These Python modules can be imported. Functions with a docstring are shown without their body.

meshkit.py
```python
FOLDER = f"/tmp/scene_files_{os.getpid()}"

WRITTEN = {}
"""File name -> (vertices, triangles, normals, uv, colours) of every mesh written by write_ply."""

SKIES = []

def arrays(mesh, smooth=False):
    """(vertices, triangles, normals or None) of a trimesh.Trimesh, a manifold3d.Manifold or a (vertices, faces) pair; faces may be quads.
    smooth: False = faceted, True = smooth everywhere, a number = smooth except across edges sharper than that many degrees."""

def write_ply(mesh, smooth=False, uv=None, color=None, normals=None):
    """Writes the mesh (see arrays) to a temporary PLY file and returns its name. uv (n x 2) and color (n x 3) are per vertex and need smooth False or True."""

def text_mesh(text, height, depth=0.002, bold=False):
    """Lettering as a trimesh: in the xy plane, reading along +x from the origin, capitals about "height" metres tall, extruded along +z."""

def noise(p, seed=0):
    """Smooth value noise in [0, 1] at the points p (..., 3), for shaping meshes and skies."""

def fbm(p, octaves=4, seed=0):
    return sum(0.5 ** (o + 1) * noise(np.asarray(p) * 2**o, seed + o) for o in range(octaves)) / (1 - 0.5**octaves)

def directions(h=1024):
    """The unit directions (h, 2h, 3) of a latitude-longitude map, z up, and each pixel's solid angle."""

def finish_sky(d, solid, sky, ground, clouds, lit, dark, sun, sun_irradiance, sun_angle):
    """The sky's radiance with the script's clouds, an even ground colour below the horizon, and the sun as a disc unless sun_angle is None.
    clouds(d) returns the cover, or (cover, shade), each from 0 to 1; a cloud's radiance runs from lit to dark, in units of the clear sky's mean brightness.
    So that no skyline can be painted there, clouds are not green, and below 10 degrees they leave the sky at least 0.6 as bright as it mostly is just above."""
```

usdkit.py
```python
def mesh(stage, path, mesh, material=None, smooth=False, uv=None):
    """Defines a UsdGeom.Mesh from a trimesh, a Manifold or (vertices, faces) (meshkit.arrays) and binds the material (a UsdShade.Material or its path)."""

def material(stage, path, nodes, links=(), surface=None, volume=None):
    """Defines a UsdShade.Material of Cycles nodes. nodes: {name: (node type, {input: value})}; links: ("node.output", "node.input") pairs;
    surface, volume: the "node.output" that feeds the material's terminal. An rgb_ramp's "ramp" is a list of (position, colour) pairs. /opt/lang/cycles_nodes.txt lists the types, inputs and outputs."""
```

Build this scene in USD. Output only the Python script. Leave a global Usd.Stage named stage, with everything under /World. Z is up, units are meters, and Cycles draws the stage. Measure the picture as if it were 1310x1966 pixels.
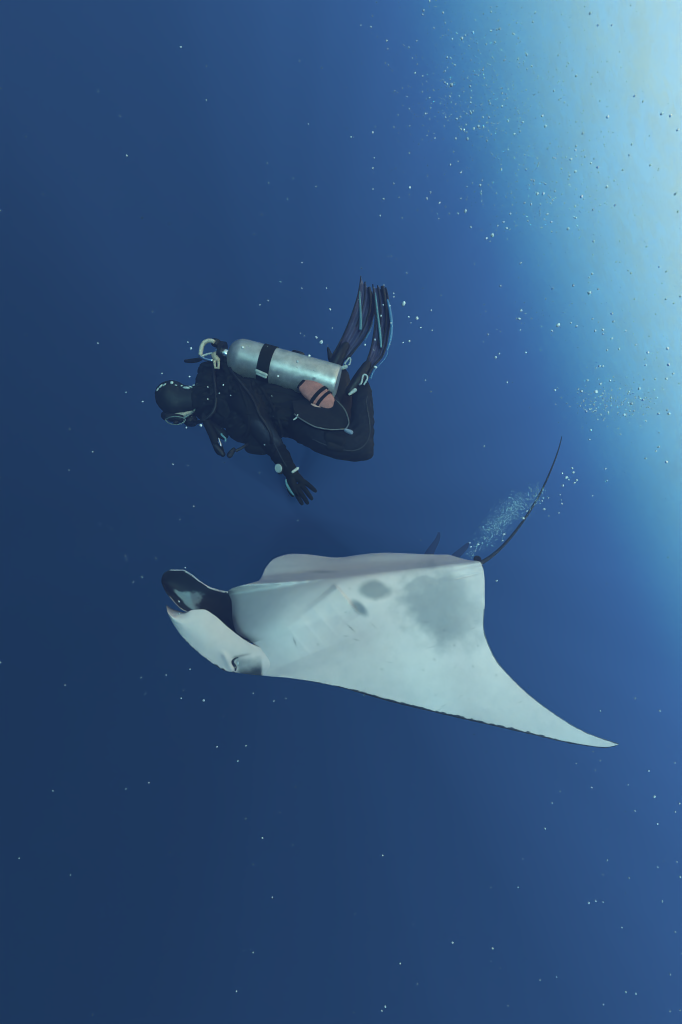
import math, random
import numpy as np, trimesh, manifold3d as m3, usdkit, meshkit
from scipy.interpolate import PchipInterpolator, CubicSpline
from pxr import Usd, UsdGeom, UsdLux, UsdShade, Gf, Sdf, Vt

# ------------------------------------------------------------------ camera, sky, sun, exposure
stage = Usd.Stage.CreateInMemory()
UsdGeom.Xform.Define(stage, '/World'); UsdGeom.Scope.Define(stage, '/World/Looks')
FPX, W0, H0 = 850.0, 1310.0, 1966.0          # focal length in picture widths of 1310
PITCH, ROLL, DEPTH = math.radians(-21.8), math.radians(90 - 23), 10.5   # the photographer holds the camera on its side
EXPOSURE = 2.65
r0 = np.array([1., 0, 0]); FWD = np.array([0, math.cos(PITCH), math.sin(PITCH)]); u0 = np.array([0, -math.sin(PITCH), math.cos(PITCH)])
RIGHT = math.cos(ROLL) * r0 + math.sin(ROLL) * u0
UP = math.cos(ROLL) * u0 - math.sin(ROLL) * r0
EYE = np.array([0, 0, -DEPTH])
FRAME = np.stack([RIGHT, UP, -FWD])
cam = UsdGeom.Camera.Define(stage, '/World/camera')
mat = np.eye(4); mat[:3, :3] = FRAME; mat[3, :3] = EYE
cam.AddTransformOp().Set(Gf.Matrix4d(mat.tolist()))
cam.CreateHorizontalApertureAttr(36.0); cam.CreateFocalLengthAttr(36.0 * FPX / W0)
cam.CreateExposureAttr(EXPOSURE); cam.CreateClippingRangeAttr(Gf.Vec2f(0.05, 5000))
s = np.array([0.12, -0.02, 1.0]); s /= np.linalg.norm(s)
SUN = s @ FRAME
elev, rot = math.asin(SUN[2]), math.atan2(SUN[0], SUN[1])
dome = UsdLux.DomeLight.Define(stage, '/World/sky')
UsdShade.MaterialBindingAPI.Apply(dome.GetPrim()).Bind(usdkit.material(stage, '/World/Looks/sky', {
    's': ('sky_texture', dict(sky_type='single_scattering', sun_disc=False, sun_elevation=elev, sun_rotation=rot)),
    'b': ('background_shader', dict(strength=0.15))}, [('s.color', 'b.color')], surface='b.background'))
sun = UsdLux.DistantLight.Define(stage, '/World/sun')
sun.CreateIntensityAttr(1.25); sun.CreateAngleAttr(0.5); sun.CreateNormalizeAttr(True); sun.CreateColorAttr(Gf.Vec3f(1, 0.86, 0.95))
x = np.cross([0, 0, 1], SUN); x /= np.linalg.norm(x); mat = np.eye(4); mat[0, :3] = x; mat[1, :3] = np.cross(SUN, x); mat[2, :3] = SUN
sun.AddTransformOp().Set(Gf.Matrix4d(mat.tolist()))

# ------------------------------------------------------------------ helpers
rng = np.random.default_rng(7); random.seed(7)
used = {}


def numbered(parent, name):
    k = used.get((parent, name), 0); used[(parent, name)] = k + 1
    return f'{parent}/{name}' + (f'_{k:03d}' if k else '')


def C(px, py, d):
    """Camera-frame metres of a point seen at px, py (photo pixels) at distance d in front of the lens."""
    px, py, d = np.broadcast_arrays(np.asarray(px, float), np.asarray(py, float), np.asarray(d, float))
    return np.stack([(px - 655) / FPX * d, (983 - py) / FPX * d, -d], -1)


def world(p):
    return EYE + np.asarray(p) @ FRAME


def meta(prim, label=None, cat=None, group=None, kind=None):
    for k, v in (('label', label), ('category', cat), ('group', group), ('kind', kind)):
        if v: prim.SetCustomDataByKey(k, v)
    return prim


def thing(name, base, label, cat, group=None):
    x = UsdGeom.Xform.Define(stage, numbered('/World', name))
    b = world(base); x.AddTranslateOp().Set(Gf.Vec3d(*map(float, b)))
    meta(x.GetPrim(), label, cat, group)
    return dict(path=str(x.GetPath()), base=b)


def sub(path, t):
    return dict(path=path, base=t['base'])


def part(t, name, mesh, material, smooth=40, label=None, color=None):
    """A mesh (vertices in camera-frame metres) as a part under t."""
    v, f, n = meshkit.arrays(mesh, False if color is not None else smooth)
    if n is not None: n = n @ FRAME
    path = numbered(t['path'], name)
    vw = world(v) - t['base']
    if color is not None:
        g = usdkit.mesh(stage, path, (vw, f), material, smooth=True)
        UsdGeom.PrimvarsAPI(g).CreatePrimvar('skin', Sdf.ValueTypeNames.Color3fArray, 'vertex').Set(Vt.Vec3fArray.FromNumpy(np.asarray(color, np.float32)))
    else:
        g = usdkit.mesh(stage, path, (vw, f), material, smooth=False)
        if n is not None:
            g.CreateNormalsAttr(Vt.Vec3fArray.FromNumpy(n.astype(np.float32))); g.SetNormalsInterpolation('vertex')
    if label: g.GetPrim().SetCustomDataByKey('label', label)
    return sub(path, t)


def mm(name, nodes, links=(), surface='p.BSDF', volume=None):
    return usdkit.material(stage, '/World/Looks/' + name, nodes, links, surface=surface, volume=volume)


def plain(name, color, rough=0.6, noise=0.25, scale=30, bump=0.0, **kw):
    """A principled surface whose tone varies a little and that has a fine relief."""
    lo = tuple(c * (1 - noise) for c in color); hi = tuple(min(1, c * (1 + noise)) for c in color)
    nodes = {'g': ('texture_coordinate', {}), 'n': ('noise_texture', dict(scale=scale, detail=4.0, roughness=0.6)), 'r': ('rgb_ramp', dict(ramp=[(0.3, lo), (0.7, hi)])),
             'p': ('principled_bsdf', dict(roughness=rough, **kw))}
    links = [('g.object', 'n.vector'), ('n.fac', 'r.fac'), ('r.color', 'p.base_color')]
    if bump:
        nodes['b'] = ('bump', dict(strength=bump, distance=0.004)); links += [('n.fac', 'b.height'), ('b.normal', 'p.normal')]
    return mm(name, nodes, links)


def tube(points, radii, sides=12, cap=True, n=None):
    """A round tube through the points (camera frame) as a closed mesh; n resamples it along a smooth curve."""
    p = np.asarray(points, float); r = np.broadcast_to(np.asarray(radii, float), (len(p),)).copy()
    if n:
        t = np.concatenate([[0], np.cumsum(np.linalg.norm(np.diff(p, axis=0), axis=1))]); t /= t[-1]
        q = np.linspace(0, 1, n); p = CubicSpline(t, p)(q) if len(p) > 2 else np.stack([np.interp(q, t, p[:, k]) for k in range(3)], 1)
        r = PchipInterpolator(t, r)(q)
    tan = np.gradient(p, axis=0); tan /= np.linalg.norm(tan, axis=1, keepdims=True)
    a = np.cross(tan[0], [0.3, 0.5, 0.81]); a /= np.linalg.norm(a)
    V = []; ang = np.arange(sides) * 2 * np.pi / sides
    for i in range(len(p)):
        a = a - tan[i] * (a @ tan[i]); a /= np.linalg.norm(a); b = np.cross(tan[i], a)
        V.append(p[i] + r[i] * (np.cos(ang)[:, None] * a + np.sin(ang)[:, None] * b))
    V = np.vstack(V + ([p[:1], p[-1:]] if cap else [])); F = []
    m = len(p)
    for i in range(m - 1):
        for j in range(sides):
            k = (j + 1) % sides
            F += [[i * sides + j, i * sides + k, (i + 1) * sides + k], [i * sides + j, (i + 1) * sides + k, (i + 1) * sides + j]]
    if cap:
        for j in range(sides):
            k = (j + 1) % sides
            F += [[m * sides, k, j], [m * sides + 1, (m - 1) * sides + j, (m - 1) * sides + k]]
    return trimesh.Trimesh(V, np.array(F), process=False)


def ball(c, r, scale=(1, 1, 1), axis=None, sub_=3):
    o = trimesh.creation.icosphere(sub_, 1.0); o.apply_scale(np.array(scale) * r)
    if axis is not None:
        z = np.asarray(axis, float); o.apply_transform(trimesh.geometry.align_vectors([1, 0, 0], z / np.linalg.norm(z)))
    o.apply_translation(c); return o


def lathe(profile, a, b, sides=40):
    """Turns (t, radius) pairs about the axis from a to b; t in metres from a."""
    a, b = np.asarray(a, float), np.asarray(b, float); ax = (b - a) / np.linalg.norm(b - a)
    u = np.cross(ax, [0.1, 0.9, 0.3]); u /= np.linalg.norm(u); w = np.cross(ax, u); ang = np.arange(sides) * 2 * np.pi / sides
    ring = np.cos(ang)[:, None] * u + np.sin(ang)[:, None] * w
    V = np.vstack([a + t * ax + r * ring for t, r in profile]); F = []
    for i in range(len(profile) - 1):
        for j in range(sides):
            k = (j + 1) % sides
            F += [[i * sides + j, i * sides + k, (i + 1) * sides + k], [i * sides + j, (i + 1) * sides + k, (i + 1) * sides + j]]
    m = trimesh.Trimesh(V, np.array(F), process=False)
    if m.volume < 0: m.invert()
    return m


def hull_chain(chains, edge=0.014, rounds=12):
    """Bones as hulls of spheres, joined into one smooth skin. chains: lists of (centre, radius)."""
    bones = []
    for ch in chains:
        for (a, ra), (b, rb) in zip(ch[:-1], ch[1:]):
            bones.append(m3.Manifold.batch_hull([m3.Manifold.sphere(ra, 24).translate(list(map(float, a))), m3.Manifold.sphere(rb, 24).translate(list(map(float, b)))]))
    g = m3.Manifold.batch_boolean(bones, m3.OpType.Add)
    g = g.refine_to_length(edge).to_mesh()
    t = trimesh.Trimesh(g.vert_properties[:, :3], g.tri_verts, process=True)
    return trimesh.smoothing.filter_taubin(t, 0.55, -0.56, rounds) if rounds else t


def sheet(front, back, close=True):
    """A closed solid from two grids (n, m, 3): the front side and the back side, stitched round the border. Returns mesh and (side, i, j)-ordered vertex count."""
    n, m = front.shape[:2]; V = np.vstack([front.reshape(-1, 3), back.reshape(-1, 3)])
    i, j = np.meshgrid(np.arange(n - 1), np.arange(m - 1), indexing='ij')
    q = np.stack([i * m + j, i * m + j + 1, (i + 1) * m + j + 1, (i + 1) * m + j], -1).reshape(-1, 4); o = n * m
    F = [q[:, [0, 1, 2]], q[:, [0, 2, 3]], o + q[:, [0, 2, 1]], o + q[:, [0, 3, 2]]]
    border = [k for k in range(m)] + [r * m + m - 1 for r in range(1, n)] + [(n - 1) * m + k for k in range(m - 2, -1, -1)] + [r * m for r in range(n - 2, 0, -1)]
    border = np.array(border); nxt = np.roll(border, -1)
    F += [np.stack([border, o + border, nxt], 1), np.stack([nxt, o + border, o + nxt], 1)]
    t = trimesh.Trimesh(V, np.vstack(F), process=False)
    if t.volume < 0: t.invert()
    return t


def curve(points, n):
    """A smooth curve through points (any number of columns), n samples evenly along it."""
    p = np.asarray(points, float); t = np.concatenate([[0], np.cumsum(np.linalg.norm(np.diff(p[:, :2], axis=0), axis=1))]); t /= t[-1]
    return PchipInterpolator(t, p)(np.linspace(0, 1, n))


def smoothstep(a, b, x):
    t = np.clip((np.asarray(x, float) - a) / (b - a), 0, 1); return t * t * (3 - 2 * t)


def to_px(v):
    v = np.asarray(v); return 655 - v[:, 0] / v[:, 2] * FPX, 983 + v[:, 1] / v[:, 2] * FPX, -v[:, 2]


def on(mesh, px, py, lift=0.0):
    """The point of mesh nearest the lens at a photo pixel."""
    x_, y_, d_ = to_px(mesh.vertices); q = (x_ - px) ** 2 + (y_ - py) ** 2; near_ = np.argsort(q)[:12]
    k_ = near_[np.argmin(d_[near_])] if q[near_[0]] < 30 else near_[0]
    return C(px if q[near_[0]] < 30 else x_[k_], py if q[near_[0]] < 30 else y_[k_], d_[k_] - lift)


# ------------------------------------------------------------------ the sea: water body, its surface
haze_mat = mm('sea_water', {'v': ('principled_volume', dict(density=0.11, color=(0.25, 0.22, 0.56), absorption_color=(0.05, 0.36, 0.985)))}, surface=None, volume='v.volume')
HALF = 420.0
b = trimesh.creation.box([2 * HALF, 2 * HALF, 160]); b.apply_translation([0, 0, -80 + 1.2])
g = usdkit.mesh(stage, '/World/haze', b, haze_mat)
meta(g.GetPrim(), 'clear blue sea water that everything fades into', 'water', kind='stuff')
surf = mm('wave_surface', {
    'geo': ('geometry', {}), 'n': ('noise_texture', dict(scale=1.7, detail=6.0, roughness=0.6, distortion=0.8)), 'n2': ('noise_texture', dict(scale=0.35, detail=3.0)),
    'mx': ('math', dict(math_type='multiply_add', value2=0.45, value3=0.0)), 'ad': ('math', dict(math_type='multiply_add', value2=0.55)),
    'mr': ('map_range', dict(from_min=0.40, from_max=0.60, to_min=0.60, to_max=0.84, clamp=True)),
    't': ('transparent_bsdf', {}), 'd': ('translucent_bsdf', dict(color=(0.70, 0.38, 0.12))), 'm': ('mix_closure', {})},
    [('geo.position', 'n.vector'), ('geo.position', 'n2.vector'), ('n2.fac', 'mx.value1'), ('n.fac', 'ad.value1'), ('mx.value', 'ad.value3'), ('ad.value', 'mr.value'),
     ('mr.result', 'm.fac'), ('t.BSDF', 'm.closure1'), ('d.BSDF', 'm.closure2')], surface='m.closure')
rad = np.concatenate([[0.0], np.geomspace(0.6, HALF - 2, 170)]); th = np.arange(256) * 2 * np.pi / 256
gx, gy = rad[:, None] * np.cos(th), rad[:, None] * np.sin(th)
amp = 0.13 * np.clip(1.6 - np.log10(np.maximum(rad, 1)) / 1.6, 0, 1)[:, None]
gz = amp * (meshkit.fbm(np.stack([gx * 0.45, gy * 0.45, gx * 0], -1), 4, 3) - 0.5) * 2
V = np.stack([gx, gy, gz], -1).reshape(-1, 3); F = []
i, j = np.meshgrid(np.arange(len(rad) - 1), np.arange(256), indexing='ij'); k = (j + 1) % 256
F = np.stack([i * 256 + j, (i + 1) * 256 + j, (i + 1) * 256 + k, i * 256 + k], -1).reshape(-1, 4)
g = usdkit.mesh(stage, '/World/water_surface', (V, F[256 * 0:]), surf, smooth=True)
meta(g.GetPrim(), 'sunlit rippled sea surface seen from below', 'water surface', kind='structure')

# ------------------------------------------------------------------ materials
skin_mat = mm('manta_skin', {'a': ('attribute', dict(attribute='skin')), 'g': ('texture_coordinate', {}), 'n': ('noise_texture', dict(scale=14.0, detail=5.0, roughness=0.65)),
                             'r': ('rgb_ramp', dict(ramp=[(0.25, (0.91, 0.915, 0.92)), (0.62, (1, 1, 1))])), 'mu': ('mix', dict(mix_type='multiply', fac=1.0)),
                             'n2': ('noise_texture', dict(scale=160.0, detail=2.0)), 'b': ('bump', dict(strength=0.12, distance=0.003)), 'p': ('principled_bsdf', dict(roughness=0.62, specular_ior_level=0.25))},
              [('g.object', 'n.vector'), ('g.object', 'n2.vector'), ('n.fac', 'r.fac'), ('a.color', 'mu.color1'), ('r.color', 'mu.color2'), ('mu.color', 'p.base_color'), ('n2.fac', 'b.height'), ('b.normal', 'p.normal')])
eye_mat = plain('wet_eye', (0.012, 0.012, 0.014), 0.15)
suit_mat = mm('wetsuit', {'a': ('attribute', dict(attribute='skin')), 'g': ('texture_coordinate', {}), 'n': ('noise_texture', dict(scale=70.0, detail=4.0)), 'r': ('rgb_ramp', dict(ramp=[(0.3, (0.6, 0.6, 0.6)), (0.7, (1, 1, 1))])), 'mu': ('mix', dict(mix_type='multiply', fac=1.0)), 'b': ('bump', dict(strength=0.3, distance=0.003)), 'p': ('principled_bsdf', dict(roughness=0.8, specular_ior_level=0.12))},
              [('g.object', 'n.vector'), ('n.fac', 'r.fac'), ('a.color', 'mu.color1'), ('r.color', 'mu.color2'), ('mu.color', 'p.base_color'), ('n.fac', 'b.height'), ('b.normal', 'p.normal')])
neoprene = plain('black_neoprene', (0.010, 0.011, 0.014), 0.8, 0.35, 60, 0.25, specular_ior_level=0.12)
neoprene_worn = plain('worn_neoprene', (0.03, 0.032, 0.042), 0.75, 0.4, 45, 0.25)
brown_cloth = plain('brown_black_neoprene', (0.035, 0.024, 0.02), 0.8, 0.3, 50, 0.2)
nylon = plain('black_nylon', (0.005, 0.006, 0.007), 0.7, 0.4, 90, 0.5, specular_ior_level=0.15)
rubber = plain('black_rubber', (0.008, 0.008, 0.010), 0.5, 0.3, 50, specular_ior_level=0.25)
shiny_hood = plain('wet_hood', (0.008, 0.009, 0.011), 0.55, 0.35, 40, 0.5, specular_ior_level=0.2)
steel = plain('brushed_aluminium', (0.46, 0.43, 0.41), 0.42, 0.25, 18, 0.1, metallic=0.75)
chrome = plain('chrome', (0.8, 0.8, 0.78), 0.2, 0.05, 30, metallic=1.0)
scuff_mat = plain('scuffed_metal', (0.30, 0.30, 0.29), 0.6, 0.3, 60)
cream = plain('cream_rubber', (0.45, 0.38, 0.29), 0.5, 0.1, 40)
brass = plain('dull_brass', (0.36, 0.29, 0.21), 0.5, 0.25, 60, 0.2)
frame_grey = plain('frame_grey_green', (0.10, 0.125, 0.12), 0.4, 0.2, 40)
pale_plastic = plain('pale_plastic', (0.37, 0.40, 0.38), 0.4, 0.1, 30)
salmon = plain('salmon_fabric', (0.36, 0.14, 0.12), 0.8, 0.2, 40, 0.4)
fin_panel = plain('violet_blue_fin_rubber', (0.055, 0.048, 0.10), 0.5, 0.3, 20)
fin_stripe = plain('pale_cyan_fin_stripe', (0.085, 0.20, 0.23), 0.4, 0.15, 30)
fin_blue = plain('blue_fin_edge', (0.05, 0.16, 0.30), 0.4, 0.15, 30)
glass_mat = mm('mask_glass', {'f': ('fresnel', dict(IOR=1.25)), 't': ('transparent_bsdf', dict(color=(0.75, 0.85, 0.9))), 'g': ('glossy_bsdf', dict(color=(0.9, 0.95, 1), roughness=0.05)), 'm': ('mix_closure', {})},
               [('f.fac', 'm.fac'), ('t.BSDF', 'm.closure1'), ('g.BSDF', 'm.closure2')], surface='m.closure')
face_mat = plain('skin', (0.30, 0.26, 0.21), 0.5, 0.1, 40)
bubble_mat = mm('bubble', {'l': ('layer_weight', dict(blend=0.35)), 'd': ('principled_bsdf', dict(base_color=(0.62, 0.65, 0.65), roughness=0.25)), 'g': ('glossy_bsdf', dict(color=(0.55, 0.7, 0.8), roughness=0.08)), 'm': ('mix_closure', {})},
                [('l.facing', 'm.fac'), ('d.BSDF', 'm.closure1'), ('g.BSDF', 'm.closure2')], surface='m.closure')
dark_bubble = mm('glassy_bubble', {'g': ('glass_bsdf', dict(color=(0.9, 0.95, 0.97), roughness=0.0, IOR=0.75))}, surface='g.BSDF')
wake_mat = plain('wake_bubble', (0.36, 0.56, 0.66), 0.5, 0.2, 40)
fleck_mat = plain('pale_fleck', (0.58, 0.6, 0.58), 0.8, 0.1, 40)
fish_mat = plain('grey_brown_fish', (0.016, 0.014, 0.016), 0.7, 0.3, 20, specular_ior_level=0.1)

# ------------------------------------------------------------------ the manta ray
#  span position, leading edge x, y, distance, trailing edge x, y, distance
TABLE = np.array([
    (-1.00, 770, 1118, 4.55, 790, 1122, 4.55), (-0.90, 700, 1105, 4.30, 800, 1110, 4.32), (-0.80, 640, 1088, 4.08, 812, 1092, 4.12), (-0.66, 566, 1063, 3.78, 832, 1065, 3.84),
    (-0.54, 530, 1071, 3.56, 858, 1065, 3.62), (-0.42, 511, 1089, 3.36, 882, 1071, 3.42), (-0.32, 503, 1106, 3.20, 899, 1075, 3.28), (-0.24, 498, 1114, 3.06, 908, 1076, 3.20),
    (-0.13, 438, 1136, 2.86, 916, 1077, 3.14), (-0.065, 445, 1157, 2.81, 920, 1078, 3.12), (0.00, 446, 1184, 2.78, 923, 1080, 3.10), (0.06, 453, 1213, 2.755, 926, 1087, 3.09), (0.12, 487, 1237, 2.74, 929, 1096, 3.08), (0.20, 503, 1296, 2.74, 931, 1122, 3.06),
    (0.28, 556, 1302, 2.78, 931, 1160, 3.02), (0.38, 640, 1317, 2.82, 929, 1200, 2.96), (0.50, 752, 1348, 2.84, 946, 1254, 2.90), (0.65, 882, 1379, 2.82, 992, 1311, 2.84),
    (0.80, 1010, 1408, 2.78, 1062, 1368, 2.78), (0.91, 1110, 1430, 2.72, 1128, 1407, 2.72), (0.97, 1162, 1436, 2.68, 1170, 1422, 2.68), (1.00, 1186, 1431, 2.66, 1189, 1428, 2.66)])
NV, NU = 460, 230
vv = np.concatenate([np.linspace(-1, -0.3, 110)[:-1], np.linspace(-0.3, 0.34, 190)[:-1], np.linspace(0.34, 1, 162)])
NV = len(vv)
edges = PchipInterpolator(TABLE[:, 0], TABLE[:, 1:])(vv)
uu = 0.5 - 0.5 * np.cos(np.linspace(0, 1, NU) * np.pi); uu = 0.55 * uu + 0.45 * np.linspace(0, 1, NU)
le, te = edges[:, None, :3], edges[:, None, 3:]
P = le + (te - le) * uu[None, :, None]           # x, y, distance
PX, PY, PD = P[..., 0], P[..., 1], P[..., 2]
VV, UU = np.meshgrid(vv, uu, indexing='ij')
PY = PY + smoothstep(-0.35, -0.6, VV) * (7 * np.exp(-((UU - 0.30) / 0.16) ** 2) - 3 * np.exp(-((UU - 0.68) / 0.2) ** 2)) if True else PY
body = np.where(VV < 0, 1 / (1 + np.exp((-VV - 0.178) / 0.022)), np.exp(-np.abs(VV / 0.22) ** 3.0))
prof = smoothstep(-0.15, 0.22, UU) * (1 - smoothstep(0.45, 1.0, UU) * 0.92)
bulge = 0.20 * body * prof
bulge += 0.035 * np.sin(np.pi * UU) ** 0.8 * np.exp(-((VV - 0.45) / 0.3) ** 2)          # cambered wing
# throat: beyond the line from the near mouth corner to the gills the skin slopes away
nx, ny = -(1100 - 1237), (650 - 485); nl = math.hypot(nx, ny); nx, ny = -nx / nl, -ny / nl
side = (PX - 485) * nx + (PY - 1237) * ny        # px, positive towards the far, front side
soft = 14 * np.log1p(np.exp(np.clip(side / 14, -30, 30)))
throat = np.clip(soft, 0, 110) * 0.0034 * smoothstep(-0.20, -0.10, VV) * (1 - smoothstep(0.40, 0.62, UU))
# gill covers: five shallow steps on each side of the throat
gill = np.zeros_like(PX)
ax_, ay_ = np.array([650 - 485, 1100 - 1237]) / nl
along = (PX - 485) * ax_ + (PY - 1237) * ay_
wd = np.array([922 - 447, 1078 - 1178.]); wd /= np.linalg.norm(wd)
wx = (PX - 447) * wd[0] + (PY - 1178) * wd[1]    # px along the body
wy = -(PX - 447) * wd[1] + (PY - 1178) * wd[0]   # px across it, positive on the near side
near = -side                                      # px from the throat line towards the near side
for k, ga in enumerate((72, 103, 134, 165, 195)):
    q = along - ga - 0.0009 * (near - 55) ** 2 * (1 if k < 4 else 0.2)
    saw = np.where(q < 0, np.exp(q / (24 if k < 4 else 34)), np.exp(-q / (5.0 if k < 4 else 1.6)))
    top_, bot_ = (8, 22), ((70, 100) if k < 4 else (74, 90))
    win = smoothstep(*top_, near) * (1 - smoothstep(*bot_, near))
    gill += (0.0045 if k < 4 else 0.028) * saw * win
for gx_ in (95, 122, 149, 176):
    q2 = wx - gx_
    gill += 0.012 * np.exp(-(q2 / 8) ** 2) * smoothstep(-0.20, -0.18, VV) * (1 - smoothstep(-0.15, -0.12, VV))
folds = 0.010 * np.exp(-((wy + 6 - 0.05 * (wx - 380)) / 5) ** 2) * smoothstep(360, 410, wx) + 0.008 * np.exp(-((wy - 10) / 4) ** 2) * smoothstep(400, 450, wx)
folds += -0.012 * np.exp(-((wy - 22) / 2.5) ** 2) * np.exp(-((wx - 455) / 22) ** 2)
lump = 0.012 * (meshkit.fbm(np.stack([PX / 70, PY / 70, PX * 0], -1), 3, 5) - 0.5) * smoothstep(0, 0.1, UU) * (1 - smoothstep(0.92, 1, UU))
D_v = PD - bulge + throat - gill - folds + lump
edge_u = np.minimum(UU, 1 - UU)
# ragged leading edge of the near wing
jag = (meshkit.fbm(np.stack([PX / 6.0, PY / 60, PX * 0], -1), 3, 9) - 0.5)
ventral = C(PX, PY + 1.6 * jag * (UU < 0.02) * (VV > 0.3), D_v)
thick = 0.014 + (0.30 * np.exp(-np.abs(VV / 0.26) ** 2.2) + 0.05 * (1 - np.abs(VV)) ** 0.7) * (np.sin(np.pi * np.clip(UU, 0, 1)) ** 0.6) * (1 - 0.6 * smoothstep(0.6, 1, UU)) + 0.13 * np.exp(-np.abs(VV / 0.15) ** 4) * (1 - smoothstep(0, 0.25, UU))
away = np.array([0.02, -0.30, -1.0])
dorsal = ventral + thick[..., None] * (away / np.linalg.norm(away)) + np.maximum(bulge - throat, 0)[..., None] * np.array([0, 0, -0.55])
disc = sheet(ventral, dorsal)
# pigment, plus painted shade at the throat, gills and mouth lip
white, grey, dark = np.array([0.66, 0.56, 0.56]), np.array([0.19, 0.205, 0.23]), np.array([0.022, 0.022, 0.028])
n1 = meshkit.fbm(np.stack([PX / 18, PY / 18, PX * 0], -1), 4, 11) - 0.5
n2 = meshkit.fbm(np.stack([PX / 60, PY / 60, PX * 0 + 3], -1), 4, 12) - 0.5


def blot(cx, cy, rx, ry, soft_=0.25, ang=0.0, jitter=0.5):
    c, s_ = math.cos(ang), math.sin(ang); dx, dy = PX - cx, PY - cy
    q = np.sqrt(((dx * c + dy * s_) / rx) ** 2 + ((-dx * s_ + dy * c) / ry) ** 2) + jitter * n1
    return 1 - smoothstep(1 - soft_, 1 + soft_, q)


gm = 0.8 * blot(721, 1133, 30, 18, 0.33, 0.08, 0.35)
gm = np.maximum(gm, 0.68 * blot(812, 1124, 38, 22, 0.25, -0.25, 0.6))
gm = np.maximum(gm, 0.75 * blot(854, 1166, 84, 66, 0.45, 0.6, 0.6) * (1 - 0.45 * smoothstep(850, 925, PX)))
gm = np.maximum(gm, 0.95 * blot(690, 1167, 19, 9, 0.5, 0.75, 0.3))  # hollow behind the last gill, its shade painted dark
gm = np.maximum(gm, 0.5 * np.exp(-((PX - 620) / 22) ** 2 - ((PY - 1098) / 2.5) ** 2))
gm = np.maximum(gm, 0.16 * smoothstep(0.0, 60, side) * smoothstep(-0.2, -0.1, VV) * (UU < 0.6))  # shade of the sloping throat, painted as a grey wash
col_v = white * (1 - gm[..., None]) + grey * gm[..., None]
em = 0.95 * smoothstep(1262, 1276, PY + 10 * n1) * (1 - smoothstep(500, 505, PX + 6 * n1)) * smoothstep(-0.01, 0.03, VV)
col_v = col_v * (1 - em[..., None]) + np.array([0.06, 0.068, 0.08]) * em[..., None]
lip_shade = np.where(np.abs(VV + 0.01) < 0.125, 1.0, 0.0) * np.exp(-(UU * np.linalg.norm((te - le)[..., :2], axis=-1) / 13) ** 2) * (0.75 + 0.5 * n1)  # soft shade painted into the skin along the mouth lip
col_v = col_v * (1 - 0.85 * np.clip(lip_shade, 0, 1)[..., None]) + dark * 0.85 * np.clip(lip_shade, 0, 1)[..., None]
scar = np.exp(-((PX - 566) - 0.35 * (PY - 1232)) ** 2 / 2.5) * np.exp(-((PY - 1232) / 7) ** 2) + np.exp(-((PX - 674) - 1.0 * (PY - 1206)) ** 2 / 3) * np.exp(-((PY - 1206) / 6) ** 2)
for k in range(16):
    sx_, sy_, sa_ = rng.uniform(560, 1080), rng.uniform(1140, 1360), rng.uniform(0, math.pi); ca_, sb_ = math.cos(sa_), math.sin(sa_)
    scar = scar + rng.uniform(.15, .5) * np.exp(-(((PX - sx_) * ca_ + (PY - sy_) * sb_) / rng.uniform(4, 11)) ** 2) * np.exp(-((-(PX - sx_) * sb_ + (PY - sy_) * ca_) / 1.2) ** 2)
for k in range(22):
    scar = scar + rng.uniform(.15, .45) * np.exp(-((PX - rng.uniform(530, 1120)) ** 2 + (PY - rng.uniform(1120, 1400)) ** 2) / rng.uniform(2, 7))
col_v = col_v * (1 - 0.6 * np.clip(scar, 0, 1)[..., None])
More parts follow.
